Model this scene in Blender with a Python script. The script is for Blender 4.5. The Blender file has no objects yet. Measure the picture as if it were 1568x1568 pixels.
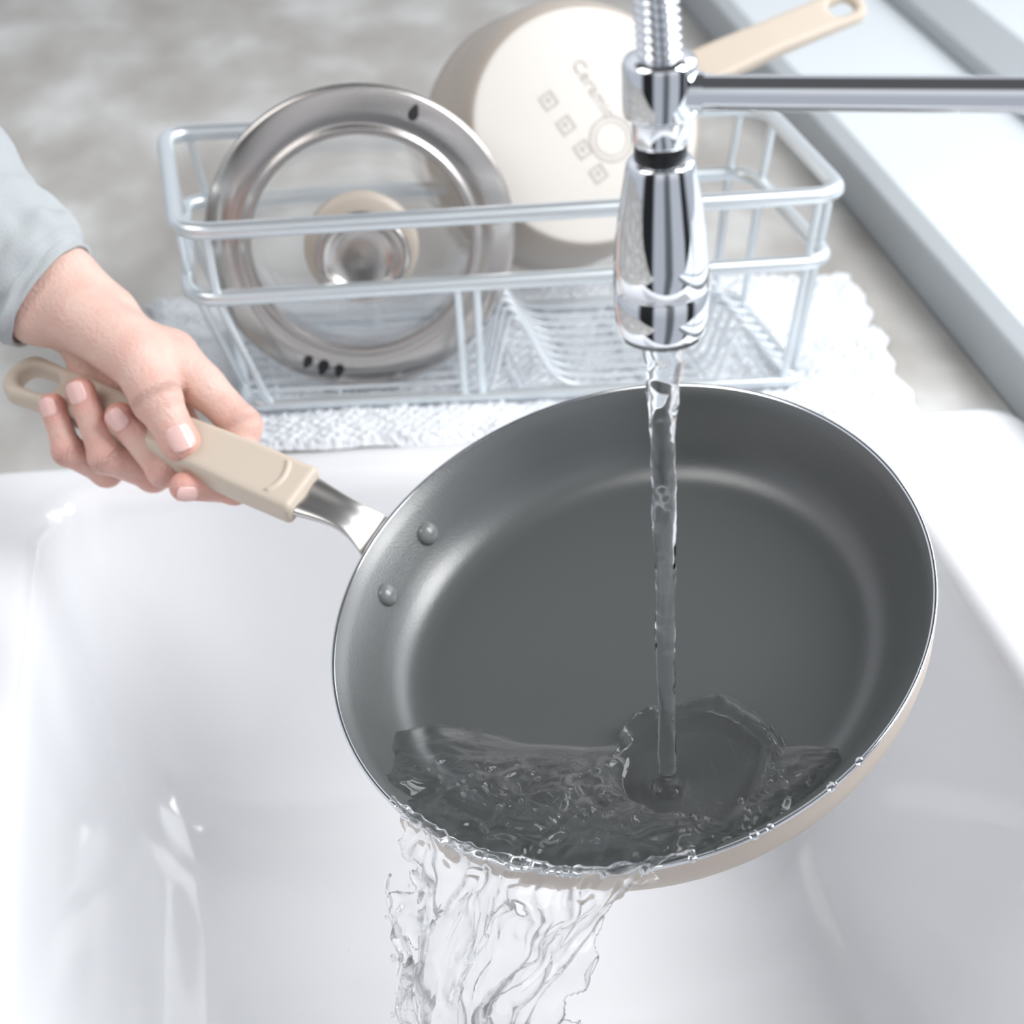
import bpy, math, random, numpy as np
from mathutils import Vector, Matrix, noise
from math import sin, cos, pi, radians
scene = bpy.context.scene
scene.view_settings.view_transform = 'Standard'
col = scene.collection

# ---------------------------------------------------------------- materials
def mat(name, base=(.8,.8,.8), rough=.5, metal=0, **kw):
    m = bpy.data.materials.new(name); m.use_nodes = True
    p = m.node_tree.nodes['Principled BSDF']
    p.inputs['Base Color'].default_value = (*base, 1)
    p.inputs['Roughness'].default_value = rough
    p.inputs['Metallic'].default_value = metal
    for k, v in kw.items():
        p.inputs[k.replace('_', ' ')].default_value = v
    return m
def N(m, t, **kw):
    n = m.node_tree.nodes.new(t)
    for k, v in kw.items(): setattr(n, k, v)
    return n
def L(m, a, b): m.node_tree.links.new(a, b)
def P(m): return m.node_tree.nodes['Principled BSDF']
def add_bump(m, scale, strength, dist=.001, kind='ShaderNodeTexNoise', detail=4):
    tc = N(m, 'ShaderNodeTexCoord'); t = N(m, kind)
    t.inputs['Scale'].default_value = scale
    if kind == 'ShaderNodeTexNoise': t.inputs['Detail'].default_value = detail
    L(m, tc.outputs['Object'], t.inputs['Vector'])
    b = N(m, 'ShaderNodeBump'); b.inputs['Strength'].default_value = strength
    b.inputs['Distance'].default_value = dist
    L(m, t.outputs[0], b.inputs['Height']); L(m, b.outputs[0], P(m).inputs['Normal'])
    return b
def add_color_noise(m, stops, scale, detail=6, stretch=None):
    tc = N(m, 'ShaderNodeTexCoord'); t = N(m, 'ShaderNodeTexNoise')
    t.inputs['Scale'].default_value = scale; t.inputs['Detail'].default_value = detail
    if stretch:
        mp = N(m, 'ShaderNodeMapping'); mp.inputs['Scale'].default_value = stretch
        L(m, tc.outputs['Object'], mp.inputs['Vector']); L(m, mp.outputs[0], t.inputs['Vector'])
    else: L(m, tc.outputs['Object'], t.inputs['Vector'])
    r = N(m, 'ShaderNodeValToRGB'); cr = r.color_ramp
    while len(cr.elements) < len(stops): cr.elements.new(.5)
    for e, (p, c) in zip(cr.elements, stops): e.position = p; e.color = (*c, 1)
    L(m, t.outputs[0], r.inputs[0]); L(m, r.outputs[0], P(m).inputs['Base Color'])

M_counter = mat('counter_stone', rough=.5)
add_color_noise(M_counter, [(.34,(.40,.375,.35)),(.5,(.50,.485,.46)),(.66,(.67,.665,.65))], 10, 10, (1.0,.6,1))
M_ceramic = mat('white_ceramic', (.86,.87,.895), .12, Coat_Weight=.5)
M_coat = mat('ceramic_coating', (.094,.101,.101), .29, Specular_IOR_Level=.95)
add_bump(M_coat, 1100, .3, .0004)
M_rivet = mat('rivet_coating', (.19,.20,.20), .22)
M_beige = mat('beige_enamel', (.64,.55,.47), .38)
M_beigeh = mat('beige_handle', (.62,.53,.44), .45)
add_bump(M_beigeh, 1500, .08, .0003)
M_pot = mat('beige_pot', (.48,.42,.36), .4)
M_potbase = mat('pot_base', (.72,.68,.635), .45)
M_mark = mat('pot_mark', (.50,.46,.42), .5)
M_steel = mat('brushed_steel', (.52,.49,.47), .2, 1, Anisotropic=.88)
tg = N(M_steel, 'ShaderNodeTangent'); tg.direction_type = 'RADIAL'; tg.axis = 'Z'
L(M_steel, tg.outputs[0], P(M_steel).inputs['Tangent'])
M_steelp = mat('satin_steel', (.62,.60,.585), .33, 1)
M_chrome = mat('chrome', (.86,.88,.91), .035, 1)
M_rim = mat('polished_rim', (.80,.82,.85), .15, 1)
M_alu = mat('satin_aluminium', (.78,.83,.86), .33, .8)
M_wirew = mat('white_wire', (.82,.86,.90), .3, .2)
M_black = mat('rubber_and_hole_black', (.012,.012,.014), .35)
M_water = mat('water', (.98,.99,1), .0, Transmission_Weight=1.0, IOR=1.33)
def softwater(name,transp,diff,ior=1.33):
    m = mat(name, (1,1,1), .01, Transmission_Weight=1.0, IOR=ior)
    tr = N(m,'ShaderNodeBsdfTransparent'); ms = N(m,'ShaderNodeMixShader'); ms.inputs[0].default_value=transp
    L(m,P(m).outputs[0],ms.inputs[1]); L(m,tr.outputs[0],ms.inputs[2]); last=ms
    if diff:
        d=N(m,'ShaderNodeBsdfTranslucent'); d.inputs[0].default_value=(.95,.97,1,1)
        m2=N(m,'ShaderNodeMixShader'); m2.inputs[0].default_value=diff
        L(m,ms.outputs[0],m2.inputs[1]); L(m,d.outputs[0],m2.inputs[2]); last=m2
    L(m,last.outputs[0],m.node_tree.nodes['Material Output'].inputs['Surface'])
    return m
M_glass = softwater('lid_glass',.65,0,1.2)
M_pool = softwater('shallow_water',.06,0)
M_spill = softwater('spilling_water',.12,.025)
M_frame = mat('window_frame_grey', (.40,.43,.45), .4)
M_sill = mat('window_sill_white', (.74,.79,.82), .35)
M_towel = mat('towel_cotton', (.86,.89,.93), .95)
add_bump(M_towel, 260, .8, .003, 'ShaderNodeTexVoronoi')
M_skin = mat('skin', (.74,.47,.37), .42, Subsurface_Weight=.22, Subsurface_Scale=.004)
P(M_skin).inputs['Subsurface Radius'].default_value = (1,.35,.2)
at = N(M_skin, 'ShaderNodeAttribute'); at.attribute_name = 'flush'
tcS=N(M_skin,'ShaderNodeTexCoord'); nzS=N(M_skin,'ShaderNodeTexNoise'); nzS.inputs['Scale'].default_value=70; nzS.inputs['Detail'].default_value=5
L(M_skin,tcS.outputs['Object'],nzS.inputs['Vector'])
mdS=N(M_skin,'ShaderNodeMath'); mdS.operation='MULTIPLY_ADD'; mdS.inputs[1].default_value=.7; mdS.inputs[2].default_value=-.28
L(M_skin,nzS.outputs[0],mdS.inputs[0])
adS=N(M_skin,'ShaderNodeMath'); adS.operation='ADD'; adS.use_clamp=True; L(M_skin,at.outputs['Fac'],adS.inputs[0]); L(M_skin,mdS.outputs[0],adS.inputs[1])
mx = N(M_skin, 'ShaderNodeMix'); mx.data_type = 'RGBA'
mx.inputs[6].default_value = (.79,.56,.48,1); mx.inputs[7].default_value = (.71,.29,.24,1)
L(M_skin, adS.outputs[0], mx.inputs[0]); L(M_skin, mx.outputs[2], P(M_skin).inputs['Base Color'])
b1_ = add_bump(M_skin, 420, .7, .0012, detail=6)
ac = N(M_skin, 'ShaderNodeAttribute'); ac.attribute_name = 'crease'
b2_ = N(M_skin,'ShaderNodeBump'); b2_.inputs['Strength'].default_value=.8; b2_.inputs['Distance'].default_value=.0012
L(M_skin, ac.outputs['Fac'], b2_.inputs['Height']); L(M_skin, b1_.outputs[0], b2_.inputs['Normal']); L(M_skin, b2_.outputs[0], P(M_skin).inputs['Normal'])
M_nail = mat('nail', (.84,.55,.51), .18)
M_cloth = mat('sleeve_linen', (.49,.52,.535), .9)
add_bump(M_cloth, 900, .6, .001)

# ---------------------------------------------------------------- helpers
def empty(name, M=None):
    e = bpy.data.objects.new(name, None); e.empty_display_size = .02
    col.objects.link(e)
    if M is not None: e.matrix_world = M
    return e
def obj(name, verts, faces, mats, parent=None, smooth=True, fm=None, M=None):
    me = bpy.data.meshes.new(name)
    me.from_pydata([tuple(map(float, v)) for v in verts], [], [tuple(map(int, f)) for f in faces])
    if not isinstance(mats, (list, tuple)): mats = [mats]
    for m in mats: me.materials.append(m)
    if fm is not None: me.polygons.foreach_set('material_index', list(fm))
    me.polygons.foreach_set('use_smooth', [smooth]*len(me.polygons))
    me.update()
    o = bpy.data.objects.new(name, me); col.objects.link(o)
    if parent: o.parent = parent
    if M is not None: o.matrix_local = M
    return o
def lathe(name, prof, mats, parent=None, seg=96, M=None, fm=None):
    V=[];F=[];MI=[]
    for r,z in prof:
        for i in range(seg):
            a=2*pi*i/seg; V.append((r*cos(a), r*sin(a), z))
    for j in range(len(prof)-1):
        for i in range(seg):
            k=(i+1)%seg
            F.append((j*seg+i, j*seg+k, (j+1)*seg+k, (j+1)*seg+i)); MI.append(fm[j] if fm else 0)
    return obj(name, V, F, mats, parent, True, MI, M)
def frame(z, xh=(1,0,0)):
    z=Vector(z).normalized(); x=Vector(xh); x=(x-z*x.dot(z)).normalized(); y=z.cross(x)
    return Matrix((x,y,z)).transposed()
def mtx(loc, rot3): return Matrix.Translation(Vector(loc)) @ rot3.to_4x4()
def tube(name, pts, r, m, parent=None, cyc=False, res=6):
    cu = bpy.data.curves.new(name, 'CURVE'); cu.dimensions='3D'; cu.bevel_depth=r; cu.bevel_resolution=res
    cu.use_fill_caps=True
    s = cu.splines.new('POLY'); s.points.add(len(pts)-1)
    for p,q in zip(s.points, pts): p.co=(*q,1)
    s.use_cyclic_u=cyc; s.use_smooth=True
    cu.materials.append(m)
    o=bpy.data.objects.new(name,cu); col.objects.link(o)
    if parent: o.parent=parent
    return o
def round_poly(pts, rad, cyc=True, n=8):
    out=[]; pts=[Vector(p) for p in pts]; c=len(pts)
    for i,p in enumerate(pts):
        if not cyc and i in (0,c-1): out.append(p); continue
        a=pts[i-1]; b=pts[(i+1)%c]
        da=(a-p); db=(b-p); r=min(rad, da.length*.45, db.length*.45)
        A=p+da.normalized()*r; B=p+db.normalized()*r
        for k in range(n+1):
            t=k/n; out.append(A*(1-t)**2+p*2*t*(1-t)+B*t*t)
    return out
def snet(F, o, h):
    neg=F<0; s=[n-1 for n in F.shape]
    sl=lambda A,d: A[d[0]:d[0]+s[0], d[1]:d[1]+s[1], d[2]:d[2]+s[2]]
    C=[(x,y,z) for x in(0,1) for y in(0,1) for z in(0,1)]
    cnt=sum(sl(neg,c).astype(np.int8) for c in C)
    act=(cnt>0)&(cnt<8); idx=np.argwhere(act)
    vals=[F[idx[:,0]+c[0], idx[:,1]+c[1], idx[:,2]+c[2]] for c in C]
    pos=np.zeros((len(idx),3)); n=np.zeros(len(idx))
    for i,a in enumerate(C):
        for j,b in enumerate(C):
            if j>i and sum(abs(a[k]-b[k]) for k in range(3))==1:
                m=(vals[i]<0)!=(vals[j]<0)
                t=np.where(m, vals[i]/np.where(m, vals[i]-vals[j],1),0)
                pos+=m[:,None]*(np.array(a)+t[:,None]*(np.array(b)-np.array(a))); n+=m
    V=(idx+pos/n[:,None])*h+np.array(o)
    vid=-np.ones(act.shape,int); vid[act]=np.arange(len(idx))
    Q=[]
    for ax in range(3):
        u=(ax+1)%3; v=(ax+2)%3
        lo=[slice(None)]*3; hi=[slice(None)]*3
        lo[ax]=slice(0,-1); hi[ax]=slice(1,None)
        ch=neg[tuple(lo)]!=neg[tuple(hi)]
        e=np.argwhere(ch); ok=(e[:,u]>0)&(e[:,v]>0)&(e[:,u]<s[u])&(e[:,v]<s[v]); e=e[ok]
        def c(du,dv):
            q=e.copy(); q[:,u]+=du; q[:,v]+=dv
            return vid[q[:,0],q[:,1],q[:,2]]
        q=np.stack([c(-1,-1),c(0,-1),c(0,0),c(-1,0)],1)
        ins=neg[e[:,0],e[:,1],e[:,2]]
        q[~ins]=q[~ins][:,::-1]
        Q.append(q)
    return V, np.concatenate(Q)
def grid(lo, hi, h):
    ax=[np.arange(lo[i],hi[i]+h,h,dtype=np.float32) for i in range(3)]
    return np.meshgrid(*ax, indexing='ij')
def smin(a,b,k):
    h=np.clip(.5+.5*(b-a)/k,0,1); return b*(1-h)+a*h-k*h*(1-h)
def cap(X,Y,Z,a,b,ra,rb):
    d=[b[i]-a[i] for i in range(3)]; L2=sum(q*q for q in d)+1e-9
    t=np.clip(((X-a[0])*d[0]+(Y-a[1])*d[1]+(Z-a[2])*d[2])/L2,0,1)
    return np.sqrt((X-a[0]-t*d[0])**2+(Y-a[1]-t*d[1])**2+(Z-a[2]-t*d[2])**2)-(ra+(rb-ra)*t)
def sstep(x): x=min(1,max(0,x)); return x*x*(3-2*x)

# ---------------------------------------------------------------- camera
cam=bpy.data.cameras.new('camera'); co=bpy.data.objects.new('camera',cam); col.objects.link(co)
co.location=(0,0,.6); co.rotation_euler=(radians(90-33.98),0,radians(-9.7))
cam.lens=60; cam.sensor_width=36; cam.clip_start=.01
cam.dof.use_dof=True; cam.dof.focus_distance=.80; cam.dof.aperture_fstop=7.5
scene.camera=co

# ---------------------------------------------------------------- counter
def prism(name,pts,z0,z1,m,parent=None,bev=0):
    n=len(pts); V=[(x,y,z0) for x,y in pts]+[(x,y,z1) for x,y in pts]
    F=[tuple(range(n))[::-1],tuple(range(n,2*n))]+[(i,(i+1)%n,n+(i+1)%n,n+i) for i in range(n)]
    o=obj(name,V,F,m,parent,False)
    if bev:
        b=o.modifiers.new('b','BEVEL'); b.width=bev; b.segments=3
    return o
def slab(name,x0,x1,y0,y1,z0,z1,m,parent=None,bev=0):
    return prism(name,[(x0,y0),(x1,y0),(x1,y1),(x0,y1)],z0,z1,m,parent,bev)
ctop=empty('countertop')
prism('counter_back',[(-1.6,.951),(-.175,.951),(.51,.919),(.51,3.2),(-1.6,3.2)],-.04,0,M_counter,ctop)
slab('counter_left',-1.6,-.175,-.1,.951,-.04,0,M_counter,ctop)
win=empty('window_1')
slab('frame_side',.512,.535,-.1,3.2,-.04,.040,M_frame,win,.004)
slab('sill',.535,.70,-.1,3.2,-.04,.036,M_sill,win,.003)
slab('rail',.70,.77,-.1,3.2,-.04,.052,M_frame,win,.006)
slab('outer_sill',.77,1.8,-.1,3.2,-.04,.040,M_sill,win,.003)

# ---------------------------------------------------------------- sink
def rq(xl,xr,yf,ybl,ybr,rad,z,n=10):
    c=[Vector((xl,yf,z)),Vector((xr,yf,z)),Vector((xr,ybr,z)),Vector((xl,ybl,z))]
    return round_poly(c,rad,True,n)
I=(-.140,.392,.42,.932,.898)
def ins(d,dr=None,db=None):
    dr=d if dr is None else dr; db=d if db is None else db
    return (I[0]+d,I[1]-dr,I[2]+d,I[3]-db,I[4]-db)
O=(-.195,.509,.36,.967,.936)
loops=[rq(*O,.03,-.03),rq(*O,.03,.004),rq(O[0]+.002,O[1]-.002,O[2]+.002,O[3]-.002,O[4]-.002,.03,.009),
 rq(O[0]+.008,O[1]-.008,O[2]+.008,O[3]-.007,O[4]-.007,.028,.012),
 rq(*ins(-.012),.055,.012),rq(*ins(-.004),.055,.0095),rq(*ins(.002),.05,.002),rq(*ins(.006),.05,-.012),
 rq(*ins(.020,.022,.030),.055,-.10),rq(*ins(.030,.034,.048),.06,-.16),rq(*ins(.040,.045,.062),.065,-.19),
 rq(*ins(.060,.065,.085),.07,-.213),rq(*ins(.09,.09,.115),.07,-.224),rq(*ins(.14,.14,.17),.05,-.228),rq(*ins(.2,.2,.2),.03,-.230)]
n=len(loops[0]); V=[v for l in loops for v in l]; F=[]
for j in range(len(loops)-1):
    for i in range(n):
        k=(i+1)%n; F.append((j*n+i,j*n+k,(j+1)*n+k,(j+1)*n+i))
F.append(tuple((len(loops)-1)*n+i for i in range(n)))
sink=obj('kitchen_sink',V,F,M_ceramic)
sm=sink.modifiers.new('s','SUBSURF'); sm.levels=1; sm.render_levels=2

# ---------------------------------------------------------------- skillet
C0=Vector((.1668,.6532,.0942))
n_=Vector((-.2845,-.1835,.941)).normalized(); e_=Vector((-.740,.666,-.0938)); e_=(e_-n_*e_.dot(n_)).normalized()
y_=n_.cross(e_)
PM=Matrix((e_,y_,n_)).transposed().to_4x4(); PM.translation=C0
skillet=empty('skillet',PM)
mm=.001
inner=[(0,-42),(60,-42),(108,-42),(114,-41.4),(119.5,-39.4),(124.5,-35.8),(129,-30.5),(133.2,-23.5),(138,-15),(143,-7),(146.6,-2),(148.9,-.3)]
prof=[(r*mm,z*mm) for r,z in inner]+[(.1494,.0002),(.1503,.0003),(.1509,-.0001),(.1511,-.0008),(.1507,-.0016)]+\
 [(.1503,-.0030),(.1500,-.008),(.1487,-.016),(.1455,-.0255),(.1400,-.0350),(.1330,-.0420),(.1250,-.0465),(.116,-.0485),(.10,-.049),(0,-.049)]
k0=len(inner)-1
fm=[0]*k0+[1]*5+[2]*20
lathe('pan_body',prof,[M_coat,M_rim,M_beige],skillet,160,fm=fm[:len(prof)-1])
def pan_c(r):
    xs=[p[0]*mm for p in inner]; zs=[p[1]*mm for p in inner]
    return float(np.interp(r,xs,zs))
for i,a in enumerate((-8,10.5)):
    a=radians(a); r=.1365
    nr=Vector((-.85*cos(a),-.85*sin(a),.52))
    Mx=mtx((r*cos(a),r*sin(a),-.0175),frame(nr))
    lathe('rivet_%d'%(i+1),[(.0001,.0040),(.0025,.0038),(.0046,.0030),(.0060,.0016),(.0066,-.0005),(.0066,-.004)],M_rivet,skillet,32,M=Mx)
def handle_mesh(name,Ls,Le,w0,w1,t,hole,parent,M,m,smile=True,bz=(2,2.5,-1)):
    h=.7
    X,Y,Z=grid((Ls-4,-w0-5,-t-8),(Le+4,w0+5,t+10),h)
    w=np.interp(X,[Ls,Ls+40,(Ls+Le)/2,Le-30,Le-12,Le],[w0,w0,w1,w1+.5,w0-.5,w0-2]).astype(np.float32)
    rc=np.where(X>(Ls+Le)/2,12.,4.)
    dx=np.abs(X-(Ls+Le)/2)-(Le-Ls)/2+rc; dy=np.abs(Y)-w+rc
    d2=np.sqrt(np.maximum(dx,0)**2+np.maximum(dy,0)**2)+np.minimum(np.maximum(dx,dy),0)-rc
    hl=cap(X,Y,np.zeros_like(Z),(hole[0],0,0),(hole[1],0,0),hole[2],hole[2])
    d2=-smin(-d2,hl,3)
    re=5.; tt=np.interp(X,[Ls,Ls+60,Le-40,Le],[t,t+1,t,t-1.5]); bend=np.interp(X,[Ls,(Ls+Le)/2,Le],bz)
    a=d2+re; b=np.abs(Z-bend)-tt+re
    D=np.sqrt(np.maximum(a,0)**2+np.maximum(b,0)**2)+np.minimum(np.maximum(a,b),0)-re
    if smile:
        q=np.sqrt((X-(Ls+34))**2+Y**2)
        arc=np.sqrt((q-20)**2+((Z-t-2.1))**2)-1.6
        arc=np.where((X<Ls+24)&(np.abs(Y)<11),arc,9)
        D=smin(D,arc,.8)
    V,Q=snet(D,(X[0,0,0],Y[0,0,0],Z[0,0,0]),h)
    return obj(name,V*mm,Q,m,parent,M=M)
el=radians(13)
hd=Vector((cos(el),0,sin(el)))
HM=mtx((.150,0,.003),frame(Vector((-sin(el),0,cos(el))),hd))
handle_mesh('handle',44,249,16.5,14,8.5,(221,232,7.5),skillet,HM,M_beigeh)
st=[(-1,27,3,-12),(3,25,3.5,-7),(9,21,4,-2.5),(18,18,5,1.5),(30,20,6,2.5),(42,24,7,2.5),(50,25,7,2.5)]
V=[];F=[];seg=28
for x,w,t,cz in st:
    for i in range(seg):
        a=2*pi*i/seg; ca,sa=cos(a),sin(a)
        yy=w/2*math.copysign(abs(ca)**.6,ca); zz=t/2*math.copysign(abs(sa)**.6,sa)
        if sa>0: zz-=1.8*math.exp(-(yy/5)**2)*min(1,max(0,x/10))
        V.append((x*mm,yy*mm*1.1,(cz+zz)*mm))
for j in range(len(st)-1):
    for i in range(seg): F.append((j*seg+i,j*seg+(i+1)%seg,(j+1)*seg+(i+1)%seg,(j+1)*seg+i))
F.append(tuple(range(seg))[::-1])
nk=obj('neck',V,F,M_steelp,skillet,M=HM); s=nk.modifiers.new('s','SUBSURF'); s.levels=1; s.render_levels=2

# ---------------------------------------------------------------- faucet
fa=Vector((.1588,.579,.2845)); ft=Vector((.1525,.579,.394))
FM=mtx(fa,frame(ft-fa)); faucet=empty('kitchen_faucet',FM)
lathe('spray_head',[(.0001,.003),(.0125,.003),(.0130,.0),(.0165,-.0015),(.0178,.0015),(.0183,.006),(.0187,.0180),(.0181,.0185),(.0181,.0197),(.0188,.0203),
  (.0183,.032),(.0170,.044),(.0150,.057),(.0133,.067),(.0127,.0700),(.0117,.0712),(.0095,.0715)],M_chrome,faucet,64)
lathe('aerator',[(.0001,.0005),(.008,.0005),(.0125,-.0005),(.0127,.003)],M_black,faucet,48)
lathe('black_collar',[(.0094,.0705),(.0099,.0712),(.0099,.0770),(.0092,.078)],M_black,faucet,48)
lathe('collar',[(.0085,.077),(.0102,.0775),(.0106,.079),(.0106,.087),(.0112,.0875),(.0134,.0885),(.0137,.090),(.0137,.1075),(.0128,.1095),(.009,.111),(.0001,.111)],M_chrome,faucet,64)
def hosec(s): return Vector((-.0084*s-.03*s*s, .006*s+.35*s*s, .109+.30*s))
V=[];F=[];nr=900;seg=24
for j in range(nr):
    s=j/(nr-1); c=hosec(s); t=(hosec(s+.001)-hosec(s)).normalized()
    f=frame(t)
    for i in range(seg):
        a=2*pi*i/seg; r2=.0068+.0017*abs(math.sin(j*pi/9+a/2))
        V.append(c+f@Vector((r2*cos(a),r2*sin(a),0)))
for j in range(nr-1):
    for i in range(seg): F.append((j*seg+i,j*seg+(i+1)%seg,(j+1)*seg+(i+1)%seg,(j+1)*seg+i))
obj('spring_hose',V,F,M_chrome,faucet)
inv=FM.inverted()
B0=Vector((.153,.5775,.3815)); B1=Vector((.45,.462,.4030))
b0=inv@B0; b1=inv@B1
tube('support_bar',[b0,b1],.0064,M_chrome,faucet,res=12)
tube('column',[inv@Vector((.45,.462,.012)),inv@Vector((.45,.462,.46))],.012,M_chrome,faucet,res=12)
tube('bar_socket',[b0.lerp(b1,.01),b0.lerp(b1,.05)],.0076,M_chrome,faucet,res=12)

# ---------------------------------------------------------------- dish rack
rack=empty('dish_rack')
Z1,Z2,Z3=.157,.108,.014
T=[Vector((-.040,.984,Z1)),Vector((.383,.972,Z1)),Vector((.376,1.130,Z1)),Vector((-.048,1.150,Z1))]
Mi=[Vector((-.037,.990,Z2)),Vector((.381,.976,Z2)),Vector((.370,1.129,Z2)),Vector((-.040,1.146,Z2))]
B=[Vector((-.008,1.014,Z3)),Vector((.374,.984,Z3)),Vector((.362,1.12,Z3)),Vector((-.012,1.14,Z3))]
tube('top_rail',round_poly(T,.022),.0056,M_alu,rack,True)
tube('middle_rail',round_poly(Mi,.022),.0052,M_alu,rack,True)
tube('base_rail',round_poly(B,.014),.0038,M_alu,rack,True)
def lerp(a,b,t): return a.lerp(b,t)
for i,(e0,e1,tt) in enumerate([(0,1,.04),(0,1,.96),(2,3,.04),(2,3,.96),(1,2,.14),(1,2,.86),(3,0,.2),(3,0,.8)]):
    tube('post_%d'%i,[lerp(T[e0],T[e1],tt),lerp(Mi[e0],Mi[e1],tt),lerp(B[e0],B[e1],tt)],.0028,M_alu,rack)
for i,tt in enumerate((.405,.435)):
    tube('front_post_%d'%i,[lerp(Mi[0],Mi[1],tt)*1.0,lerp(B[0],B[1],tt-.02)],.0026,M_alu,rack)
def rackpt(u,v,z): 
    a=B[0].lerp(B[1],u); b=B[3].lerp(B[2],u); p=a.lerp(b,v); p.z=z; return p
for i in range(10):
    v=(i+.5)/10; pts=[]
    for k in range(121):
        u=k/120; z=Z3
        for c in (.47,.88):
            d=(u-c)
            z+= (.056*math.exp(-(d/.022)**2) if d<0 else .056*math.exp(-(d/.06)**2))*(1 if c<.6 else .75)
        pts.append(rackpt(u,v,z))
    tube('wire_%d'%i,pts,.0015,M_wirew,rack,res=3)
for i in range(9):
    u=(i+.5)/9
    tube('cross_wire_%d'%i,[rackpt(u,0,Z3-.002),rackpt(u,1,Z3-.002)],.0013,M_wirew,rack,res=3)

# ---------------------------------------------------------------- towel
V=[];F=[];nx,ny=330,170
q=[Vector((-.015,.972,0)),Vector((.445,.944,0)),Vector((.470,1.16,0)),Vector((-.08,1.20,0))]
for i in range(nx+1):
    for j in range(ny+1):
        u,v=i/nx,j/ny
        p=q[0].lerp(q[1],u).lerp(q[3].lerp(q[2],u),v)
        ed=min(u,1-u,v*.6,(1-v)*.6)
        p+=Vector((noise.noise(Vector((u*3,v*9,1))),noise.noise(Vector((u*9,v*3,5))),0))*.008*(1 if ed<.2 else .2)
        z=.0065+.0045*noise.noise(Vector((u*7,v*4,2)))+.003*noise.noise(Vector((u*30,v*16,3)))+.0016*(math.sin(p.x*700)*math.sin(p.y*700))
        z=max(z,.002)*min(1,ed*60+.15)+.0005
        V.append((p.x,p.y,z))
for i in range(nx):
    for j in range(ny):
        a=i*(ny+1)+j; F.append((a,a+ny+1,a+ny+2,a+1))
obj('dish_towel',V,F,M_towel)

# ---------------------------------------------------------------- lid
ln=Vector((-.06,-.985,.15)); LM=mtx((.0765,1.043,.1155),frame(ln,(1,0,0)))
lid=empty('pot_lid',LM)
lathe('steel_ring',[(.0725,.0045),(.0725,.0065),(.0740,.0078),(.0765,.0080),(.0780,.0068),(.0790,.0048),(.0815,.0056),(.0890,.0040),(.0975,.0015),(.1015,0),(.1030,-.001),(.1034,-.003),(.1022,-.0045),(.1005,-.0035),(.0900,.0005),(.0725,.0030),(.0725,.0045)],M_steel,lid,128)
lathe('glass',[(.0001,.0105),(.02,.0103),(.045,.009),(.0735,.0054),(.0735,.0030),(.045,.006),(.02,.0073),(.0001,.0075)],M_glass,lid,96)
lathe('knob_base',[(.010,.0095),(.030,.0095),(.0360,.0105),(.0378,.013),(.0372,.0160),(.033,.0180),(.024,.0195),(.010,.020)],M_pot,lid,64)
lathe('knob',[(.012,.018),(.013,.026),(.017,.031),(.0255,.033),(.0295,.0350),(.0308,.0375),(.0300,.0400),(.0275,.0415),(.0240,.0402),(.0205,.0370),(.0195,.0362),(.010,.0356),(.0001,.0354)],M_steel,lid,64)
def drop(name,r,ang,sz,par):
    V=[]
    for i in range(20):
        a=2*pi*i/20; k=1+ .7*max(0,cos(a))**4
        V.append((sz*k*cos(a),sz*.8*sin(a),0))
    z=.0056-(r-.083)*.25+.0006
    M=Matrix.Rotation(ang,4,'Z')@Matrix.Translation((r,0,z))@Matrix.Rotation(radians(15),4,'Y')
    return obj(name,V,[tuple(range(20))],M_black,par,False,M=M)  # flat black patch painted for the dark inside a vent hole
drop('vent_1',.0915,radians(65),.0042,lid)
for i,a in enumerate((-117,-110,-103)): drop('vent_%d'%(i+2),.0905,radians(a),.0040 if i!=1 else .0048,lid)

# ---------------------------------------------------------------- saucepan
sn=Vector((.10,-.86,.45)); SM=mtx((.240,1.098,.1640),frame(sn,(1,0,0)))
pot=empty('saucepan',SM)
lathe('pot_body',[(.0001,0),(.0770,0),(.0800,-.0008),(.0828,-.004),(.0865,-.013),(.0905,-.028),(.0925,-.045),(.0940,-.090),(.0955,-.093),(.0925,-.093),(.0905,-.045),(.086,-.025),(.078,-.006),(.07,-.004),(.0001,-.004)],[M_potbase,M_pot],pot,128,fm=[0,0]+[1]*20)
def sq(name,x,y,s,ang):
    o=[(-s,-s),(s,-s),(s,s),(-s,s)]; i_=[(a*.72,b*.72) for a,b in o]
    V=[(*p,0) for p in o]+[(*p,0) for p in i_]+[(-s*.4,-s*.4,0),(s*.4,-s*.1,0),(s*.3,s*.1,0),(-s*.4,s*.4,0)]
    F=[(k,(k+1)%4,4+(k+1)%4,4+k) for k in range(4)]+[(8,9,10,11)]
    obj(name,V,F,M_mark,pot,False,M=Matrix.Translation((x,y,.0004))@Matrix.Rotation(ang,4,'Z'))
for i,(px,py) in enumerate([(-.026,.018),(-.015,.001),(-.004,-.016),(.006,-.033)]): sq('care_mark_%d'%i,px,py,.0055,radians(-58))
V=[];F=[]
for k in range(48):
    a=2*pi*k/48; V+= [(.016*cos(a),.016*sin(a),0),(.0146*cos(a),.0146*sin(a),0),(.012*cos(a),.012*sin(a),0),(.0112*cos(a),.0112*sin(a),0)]
for k in range(48):
    a=4*k;b=4*((k+1)%48); F+=[(a,b,b+1,a+1),(a+2,b+2,b+3,a+3)]
obj('round_mark',V,F,M_mark,pot,False,M=Matrix.Translation((.017,-.010,.0004)))
tx=bpy.data.curves.new('base_text','FONT'); tx.body='Ceramic'; tx.size=.013; tx.extrude=.0001; tx.materials.append(M_mark)
to=bpy.data.objects.new('base_text',tx); col.objects.link(to); to.parent=pot
to.matrix_local=Matrix.Translation((-.008,.042,.0004))@Matrix.Rotation(radians(-60),4,'Z')
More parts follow.
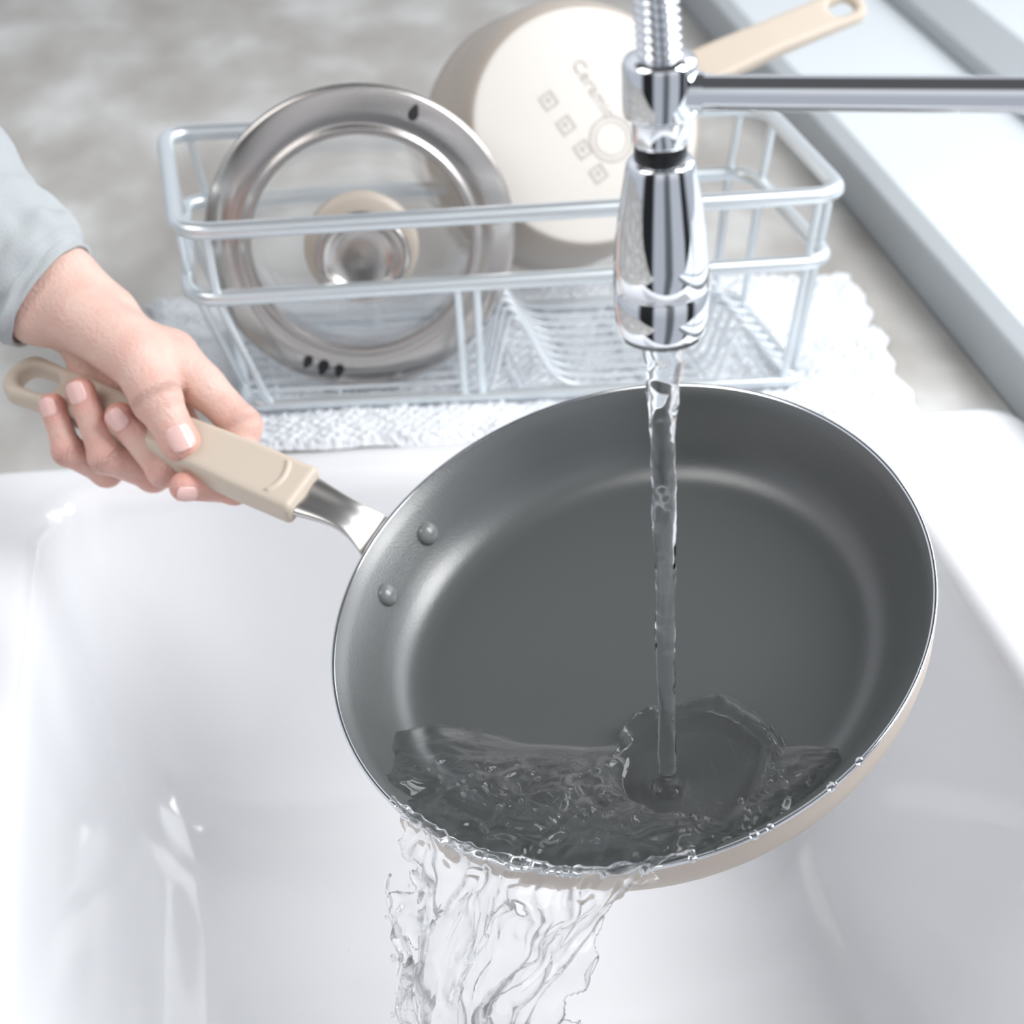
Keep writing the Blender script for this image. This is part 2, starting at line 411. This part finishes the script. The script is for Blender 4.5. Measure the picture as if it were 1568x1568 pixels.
pinv=SM.inverted(); h0=pinv@Vector((.316,1.182,.156)); h1=pinv@Vector((.487,1.236,.197))
hdir=(h1-h0); hn=(pinv.to_3x3()@Vector((-.2,-.62,.75)))
HM2=mtx(h0,frame((hn-hdir.normalized()*hn.dot(hdir.normalized())),hdir))
handle_mesh('pot_handle',8,179,16,14.5,6.5,(154,163,6.5),pot,HM2,M_beigeh,False)
nk2=slab('pot_handle_bracket',-.02,.02,-.008,.008,-.002,.002,M_steelp,pot,.001); nk2.matrix_local=HM2

# ---------------------------------------------------------------- arm, hand, sleeve
u_=Vector((.9938,.0213,-.1087)); w_=Vector((.072,-.8701,.4874)).normalized(); u_=(u_-w_*u_.dot(w_)).normalized(); v_=w_.cross(u_)
AM=Matrix((u_,v_,w_)).transposed().to_4x4(); AM.translation=Vector((-.0722,.8714,.1119))
arm=empty('human_arm',AM)
fingers={
 'index':[(24,22,8),(61,-19,31),(56,-53,40),(28,-52,48)],
 'middle':[(12,14,-2),(40,-40,16),(18,-43,29),(-6,-14,29)],
 'ring':[(-5,8,-14),(12,-47,3),(-14,-36,18),(-27,0,16)],
 'pinky':[(-20,0,-24),(-14,-45,-4),(-35,-33,7),(-43,-8,6)],
 'thumb':[(-26,42,6),(2,19,26),(14,-4,40),(26,-27,46)]}
rad={'index':(12.5,10.8,9.2,8.0),'middle':(11,9.8,9.7,8.2),'ring':(11,9.8,9.5,8.0),'pinky':(10,9.0,8.5,7.3),'thumb':(17.5,15.6,13.6,11.2)}
h=.85
X,Y,Z=grid((-130,-70,-75),(82,135,66),h)
palm=None
def addp(d,k=9):
    global palm
    palm=d if palm is None else smin(palm,d,k)
W=(-44,56,-14)
for dx in (-11,0,11):
    a=(W[0]+.55*dx,W[1]+.83*dx,W[2]); b=(a[0]-80,a[1]+66,a[2]-34)
    addp(cap(X,Y,Z,a,b,19,23))
    m=(-14+.3*dx,40+.55*dx,-6)
    addp(cap(X,Y,Z,a,m,18.5,15))
for f in ('index','middle','ring','pinky'):
    addp(cap(X,Y,Z,(-30,48,-12),fingers[f][0],14,11.5))
addp(cap(X,Y,Z,(-34,46,0),(0,22,19),15.5,15))
addp(cap(X,Y,Z,(-2,33,14),(38,4,21),13,11),7)
D=None
for f,J in fingers.items():
    r=rad[f]; g=None; th_=f=='thumb'
    for i in range(3):
        rb=r[i+1]*(.94 if i==2 else 1)
        d=cap(X,Y,Z,J[i],J[i+1],r[i]*(.97 if not(th_ and i==1) else .93),rb)
        g=d if g is None else smin(g,d,2.6)
        if i>0 and not (th_ and i==1):
            g=smin(g,np.sqrt((X-J[i][0])**2+(Y-J[i][1])**2+(Z-J[i][2])**2)-r[i]*1.04,2.5)
    g=smin(g,np.sqrt((X-J[3][0])**2+(Y-J[3][1])**2+(Z-J[3][2]+.8)**2)-r[3]*1.0,2)
    g=smin(palm,g,8 if not th_ else 9)
    D=g if D is None else np.minimum(D,g)
V,Q=snet(D,(X[0,0,0],Y[0,0,0],Z[0,0,0]),h)
del X,Y,Z,D,palm
flush=np.zeros(len(V)); crease=np.zeros(len(V))
for f,J in fingers.items():
    for i,(wt,sg) in enumerate([(.25,16),(.55,10),(.6,10),(.8,10)]):
        d2=((V-np.array(J[i]))**2).sum(1); flush=np.maximum(flush,wt*np.exp(-d2/(2*sg*sg)))
    for i in (1,2):
        if f=='thumb' and i==1: continue
        ax_=np.array(J[i+1],float)-np.array(J[i-1]); ax_/=np.linalg.norm(ax_)
        rel=V-np.array(J[i]); d=rel@ax_; rr=np.sqrt((rel**2).sum(1))
        crease+=-np.cos(d*2*pi/2.9)**2*np.exp(-(d/3.6)**2)*(rr<rad[f][i]*1.5)*(1 if i==2 else .6)
flush=np.maximum(flush,.45*np.clip((-30-V[:,1])/25,0,1))
hand=obj('hand',V*mm,Q,M_skin,arm)
at_=hand.data.attributes.new('flush','FLOAT','POINT'); at_.data.foreach_set('value',flush.astype(np.float32))
at_=hand.data.attributes.new('crease','FLOAT','POINT'); at_.data.foreach_set('value',crease.astype(np.float32))
s=hand.modifiers.new('s','SMOOTH'); s.factor=.5; s.iterations=2
def nail(name,J,r,out,ln,wd):
    a=(Vector(J[3])-Vector(J[2])).normalized(); o=Vector(out); o=(o-a*o.dot(a)).normalized(); s=a.cross(o)
    V=[];F=[];nu,nv=14,14; c=Vector(J[3])
    for i in range(nu+1):
        for j in range(nv+1):
            t=i/nu; q=(j/nv*2-1)
            el=math.sqrt(max(0,1-abs(2*t-1)**3.2)); ang=q*wd*(.35+.65*el)
            x=(-ln*.5+ln*t)
            rr=r+.55-.012*max(0,x)**2.0-(.9 if i==0 or abs(q)>.99 else 0)-.5*abs(q)**3
            V.append((c+a*x+(o*cos(ang)+s*sin(ang))*rr)*mm)
    for i in range(nu):
        for j in range(nv):
            k=i*(nv+1)+j; F.append((k,k+1,k+nv+2,k+nv+1))
    obj(name,V,F,M_nail,arm)
nail('thumb_nail',fingers['thumb'],10.8,(.15,.1,1),15.5,.85)
nail('middle_nail',fingers['middle'],8.1,(-.3,-.1,1),12.5,.9)
nail('ring_nail',fingers['ring'],7.9,(-.4,-.1,1),12.5,.9)
nail('pinky_nail',fingers['pinky'],7.2,(-.5,-.1,1),11,.9)
nail('index_nail',fingers['index'],7.8,(-.1,-.6,.8),12,.85)
path=[((-43,55,-14),35.5),((-50,61,-17),37.5),((-66,74,-22),43),((-85,88,-30),50),((-115,112,-44),56),((-170,150,-70),60),((-260,215,-110),64)]
V=[];F=[];seg=96;rows=110
ps=[Vector(p) for p,_ in path]; rs=[r for _,r in path]
ax=(ps[-1]-ps[0]).normalized(); fr=frame(ax,(.55,.83,0))
for j in range(rows+1):
    t=(j/rows)**1.3*(len(ps)-1); i=min(int(t),len(ps)-2); ft_=t-i
    c=ps[i].lerp(ps[i+1],ft_); r=rs[i]+(rs[i+1]-rs[i])*ft_
    for k in range(seg):
        a=2*pi*k/seg
        w=noise.noise(Vector((cos(a)*1.3,sin(a)*1.3,t*1.1)))*7*min(1,t*.8+.1)+noise.noise(Vector((cos(a)*2.4,sin(a)*2.4,t*2+4)))*4*min(1,t)
        if 1.0<t<1.15: w-=.9
        V.append((c+fr@Vector(((r+w)*cos(a),(r+w)*.82*sin(a),0)))*mm)
for j in range(rows):
    for k in range(seg): F.append((j*seg+k,j*seg+(k+1)%seg,(j+1)*seg+(k+1)%seg,(j+1)*seg+k))
sl=obj('sleeve',V,F,M_cloth,arm); s=sl.modifiers.new('s','SOLIDIFY'); s.thickness=.0025; s.offset=-1

# ---------------------------------------------------------------- water
water=empty('tap_water')
V=[];F=[];seg=28;rows=260
p0=Vector((.1588,.579,.286)); p1=Vector((.1741,.5795,.0378))
for j in range(rows+1):
    t=j/rows; c=p0.lerp(p1,t)
    c.x+=.0008*noise.noise(Vector((t*7,0,0)))
    base=.0066*(1-t)**1.5+.0045*t+.0012*math.exp(-((t-.02)/.05)**2)+.004*math.exp(-((t-1)/.012)**2)
    k2=.35+.65*math.exp(-t*5)
    for k in range(seg):
        a=2*pi*k/seg
        r=base*(1+.16*k2*math.sin(2*a+t*22)+.22*k2*noise.noise(Vector((cos(a)*.8,sin(a)*.8,t*20)))+.10*k2*noise.noise(Vector((cos(a)*2,sin(a)*2,t*50))))
        V.append((c.x+r*cos(a),c.y+r*sin(a),c.z))
for j in range(rows):
    for k in range(seg): F.append((j*seg+(k+1)%seg,j*seg+k,(j+1)*seg+k,(j+1)*seg+(k+1)%seg))
obj('stream',V,F,M_water,water)
def fbm(v,o=3):
    s=0;a=1
    for i in range(o): s+=a*noise.noise(v); v=v*2.05+Vector((3.1,1.7,2.3)); a*=.5
    return s
hN=.0008; xs=np.arange(-.152,.152,hN); ys=np.arange(-.01,.1525,hN)
ic=(-.0493,.0675); rc=(-.058,.058); idx={};V=[];F=[];H={}
TA,TB=radians(70),radians(131)
for i,a in enumerate(xs):
    for j,b in enumerate(ys):
        r=math.hypot(a,b)
        if r>.1500 or r<.02: continue
        pc=pan_c(min(r,.1488)); s_=-.34*a+.94*b
        dx,dy=a-rc[0],b-rc[1]; di=math.hypot(dx,dy); th=math.atan2(dy,dx)
        R=.040*(1+.16*noise.noise(Vector((cos(th)*1.6,sin(th)*1.6,7))))
        turb=sstep((s_-.062)/.03)*(.6+.4*sstep((.05-a)/.05))
        wp=Vector((a+.008*noise.noise(Vector((a*60,b*60,11))),b+.008*noise.noise(Vector((a*60,b*60,21))),0))
        wv=.0048*fbm(Vector((wp.x*44,wp.y*50,1)),2)*(.4+1.0*turb)
        wv+=.0085*turb*(.30-abs(noise.noise(Vector((wp.x*70,wp.y*80,3)))))
        wv+=.0034*turb*(.25-abs(noise.noise(Vector((wp.x*150,wp.y*160,5)))))
        wv+=.0013*noise.noise(Vector((s_*230,(a+b)*35,9)))*(1-.3*turb)
        sl_=s_-.005*noise.noise(Vector((a*30,b*30,4)))+.012*sstep((a-.015)/.05)
        lev=-.042+.46*(sl_-.060)+.0030*sstep((sl_-.056)/.005)+wv*(.3+.7*sstep((s_-.058)/.02))+.006*sstep((a-.03)/.04)*sstep((sl_-.058)/.01)
        ta=math.atan2(b,a); am=sstep((ta-TA)/.10)*sstep((TB-ta)/.10)
        lev+=(.0010+.45*wv-lev)*sstep((r-.112)/.036)*am
        q=sstep((R-di)/.010)
        dI=math.hypot(a-ic[0],b-ic[1])
        film=-.042+.0010+.0006*math.sin(dI*900)*math.exp(-dI/.012)+.0005*noise.noise(Vector((a*90,b*90,2)))
        c=lev*(1-q)+film*q if lev>film else (film if di<R else lev)
        if s_<.105:
            cr=-.042+(.0075+.0060*noise.noise(Vector((cos(th)*6,sin(th)*6,3))))*math.exp(-((di-R)/.0036)**2)-.0003
            c=max(c,cr)
        c=min(c,.0050)
        H[i,j]=(a,b,c,pc)
for (i,j),(a,b,c,pc) in H.items():
    ks=[(i,j),(i+1,j),(i+1,j+1),(i,j+1)]
    if all(k in H for k in ks) and max(H[k][2]-H[k][3] for k in ks)>-.0003:
        f=[]
        for k in ks:
            if k not in idx: idx[k]=len(V); V.append(H[k][:3])
            f.append(idx[k])
        F.append(tuple(f))
pool=obj('pool',V,F,M_pool,water,M=PM)
s=pool.modifiers.new('s','SMOOTH'); s.iterations=2
V=[];F=[];cols,rows=170,190;TH=[]
th0,th1=radians(70.5),radians(130)
for i in range(cols+1):
    s_=i/cols; th=th0+(th1-th0)*s_
    P0=PM@Vector((.1500*cos(th),.1500*sin(th),.0022))
    vx=-.03-.55*s_**1.2; vy=-.10-.14*s_
    for j in range(rows+1):
        t=(j/rows); tm=.001+.21*t
        p=P0+Vector((vx*tm,vy*tm,-4.9*tm*tm-.02*t+.0040*math.exp(-((t-.04)/.04)**2)))
        am=.013*min(1,t*1.8+.06)
        q=Vector((s_*6,t*3.0,0))
        p+=Vector((fbm(q+Vector((9,0,0))),1.4*fbm(q+Vector((0,9,0))),.3*fbm(q+Vector((0,0,9)))))*am
        p+=Vector((noise.noise(q*3.4),noise.noise(q*3.4+Vector((5,5,5))),0))*am*.45
        V.append(p)
        ridge=1-abs(noise.noise(Vector((s_*9+t*1.5,t*3.6,2))))*3.0
        r3=1-abs(noise.noise(Vector((s_*16-t*2,t*9,7))))*4.5
        TH.append(min(1,max(.08,.14+.65*max(0,ridge)**2+.3*max(0,r3)**2+.15*noise.noise(Vector((s_*22,t*12,6))))))
for i in range(cols):
    for j in range(rows):
        s_=(i+.5)/cols; t=(j+.5)/rows
        edge=min(s_,1-s_)
        nz=noise.noise(Vector((s_*8,t*5.5,3)))+.35*noise.noise(Vector((s_*22,t*13,8)))
        if nz>.54-.12*t and t>.18: continue
        if edge<.06*(1+2.2*noise.noise(Vector((s_*3,t*11,5)))) and t>.04: continue
        a=i*(rows+1)+j; F.append((a,a+1,a+rows+2,a+rows+1))
sh=obj('spill_sheet',V,F,M_spill,water)
vg=sh.vertex_groups.new(name='t')
for i,t in enumerate(TH): vg.add([i],t,'REPLACE')
s=sh.modifiers.new('s','SOLIDIFY'); s.thickness=.0060; s.offset=0; s.vertex_group='t'
s=sh.modifiers.new('sm','SMOOTH'); s.iterations=5
random.seed(4)
V=[];F=[]
def ball(c,r):
    b=len(V)
    for i in range(9):
        for k in range(14):
            ph=pi*i/8; a=2*pi*k/14; V.append((c[0]+r*sin(ph)*cos(a),c[1]+r*sin(ph)*sin(a),c[2]+r*cos(ph)*1.15))
    for i in range(8):
        for k in range(14): F.append((b+i*14+k,b+(i+1)*14+k,b+(i+1)*14+(k+1)%14,b+i*14+(k+1)%14))
for i in range(12):
    th=radians(random.uniform(72,128)); p=PM@Vector((.151*cos(th),.151*sin(th),.001))
    t=random.uniform(.05,.15); p+=Vector((-.3*t+random.gauss(0,.003),-.12*t+random.gauss(0,.004),-4.9*t*t))
    ball(p,random.uniform(.0006,.0017))
for i in range(18):
    th=radians(random.uniform(70,165)); ball(PM@Vector((.1503*cos(th),.1503*sin(th),.0004)),random.uniform(.0008,.0022))
for i in range(90):
    a=random.uniform(-.10,.07); s_=random.uniform(.075,.135); b=(s_+.34*a)/.94
    if math.hypot(a,b)>.14 or math.hypot(a-rc[0],b-rc[1])<.038: continue
    ball(PM@Vector((a,b,-.042+.46*(s_-.060)+random.uniform(.002,.006))),random.uniform(.0006,.0018))
obj('droplets',V,F,M_water,water)

# ---------------------------------------------------------------- light
w=bpy.data.worlds.new('world'); scene.world=w; w.use_nodes=True; nt=w.node_tree
bg=nt.nodes['Background']; tc=nt.nodes.new('ShaderNodeTexCoord'); sp=nt.nodes.new('ShaderNodeSeparateXYZ')
def lk(a,b): nt.links.new(a,b)
def mul(a,b):
    m=nt.nodes.new('ShaderNodeMix'); m.data_type='RGBA'; m.blend_type='MULTIPLY'; m.inputs[0].default_value=1
    lk(a,m.inputs[6])
    if isinstance(b,tuple): m.inputs[7].default_value=b
    else: lk(b,m.inputs[7])
    return m.outputs[2]
lk(tc.outputs['Generated'],sp.inputs[0])
r1=nt.nodes.new('ShaderNodeValToRGB'); lk(sp.outputs['Z'],r1.inputs[0])
e=r1.color_ramp.elements; e[0].position=0; e[0].color=(.6,.62,.65,1); e[1].position=.5; e[1].color=(1,1,1,1)
at2=nt.nodes.new('ShaderNodeMath'); at2.operation='ARCTAN2'
neg=nt.nodes.new('ShaderNodeMath'); neg.operation='MULTIPLY'; neg.inputs[1].default_value=-1; lk(sp.outputs['Y'],neg.inputs[0])
lk(sp.outputs['X'],at2.inputs[0]); lk(neg.outputs[0],at2.inputs[1])
mr=nt.nodes.new('ShaderNodeMapRange'); mr.inputs[1].default_value=-pi; mr.inputs[2].default_value=pi; lk(at2.outputs[0],mr.inputs[0])
r2=nt.nodes.new('ShaderNodeValToRGB'); lk(mr.outputs[0],r2.inputs[0]); cr=r2.color_ramp
stops=[(0,1),(.30,1),(.33,.04),(.40,.04),(.42,.9),(.48,.9),(.50,.25),(.53,.25),(.55,1),(.62,1),(.635,.05),(.67,.05),(.69,1.0),(1,1)]  # dark bands added to the world so the chrome reflects dark stripes
while len(cr.elements)<len(stops): cr.elements.new(.5)
for el_,(p_,v_) in zip(cr.elements,stops): el_.position=p_; el_.color=(v_,v_,v_,1)
mz=nt.nodes.new('ShaderNodeMapRange'); mz.inputs[1].default_value=.45; mz.inputs[2].default_value=.75; lk(sp.outputs['Z'],mz.inputs[0])
mb=nt.nodes.new('ShaderNodeMix'); mb.data_type='RGBA'; lk(mz.outputs[0],mb.inputs[0]); lk(r2.outputs[0],mb.inputs[6]); mb.inputs[7].default_value=(1,1,1,1)
# darker ceiling overhead
dp=nt.nodes.new('ShaderNodeVectorMath'); dp.operation='DOT_PRODUCT'; lk(tc.outputs['Generated'],dp.inputs[0]); dp.inputs[1].default_value=Vector((-.03,.02,1)).normalized()
md=nt.nodes.new('ShaderNodeMapRange'); md.inputs[1].default_value=.62; md.inputs[2].default_value=.76; md.inputs[3].default_value=1; md.inputs[4].default_value=.12
lk(dp.outputs['Value'],md.inputs[0])
c_=mul(mul(mul(r1.outputs[0],mb.outputs[2]),md.outputs[0]),(.95,.98,1.04,1))
lk(c_,bg.inputs[0]); bg.inputs[1].default_value=.90
def area(name,loc,tgt,sx,sy,en,c=(1,1,1)):
    l=bpy.data.lights.new(name,'AREA'); l.shape='RECTANGLE'; l.size=sx; l.size_y=sy; l.energy=en; l.color=c
    o=bpy.data.objects.new(name,l); col.objects.link(o); o.location=loc
    o.rotation_euler=(Vector(tgt)-Vector(loc)).to_track_quat('-Z','Y').to_euler()
area('window_light',(1.7,1.3,1.1),(.15,.7,0),1.4,1.2,17,(.95,.98,1))
area('pan_sheen_fill',(1.15,.30,1.20),(.15,.65,.05),.6,.9,24,(.98,.99,1))  # added light that puts the sheen on the pan's left wall
area('left_fill',(-1.2,.3,1.7),(.1,.7,0),1.0,1.0,14,(1,.99,.97))  # added fill from the upper left for the hand side, not a room lamp
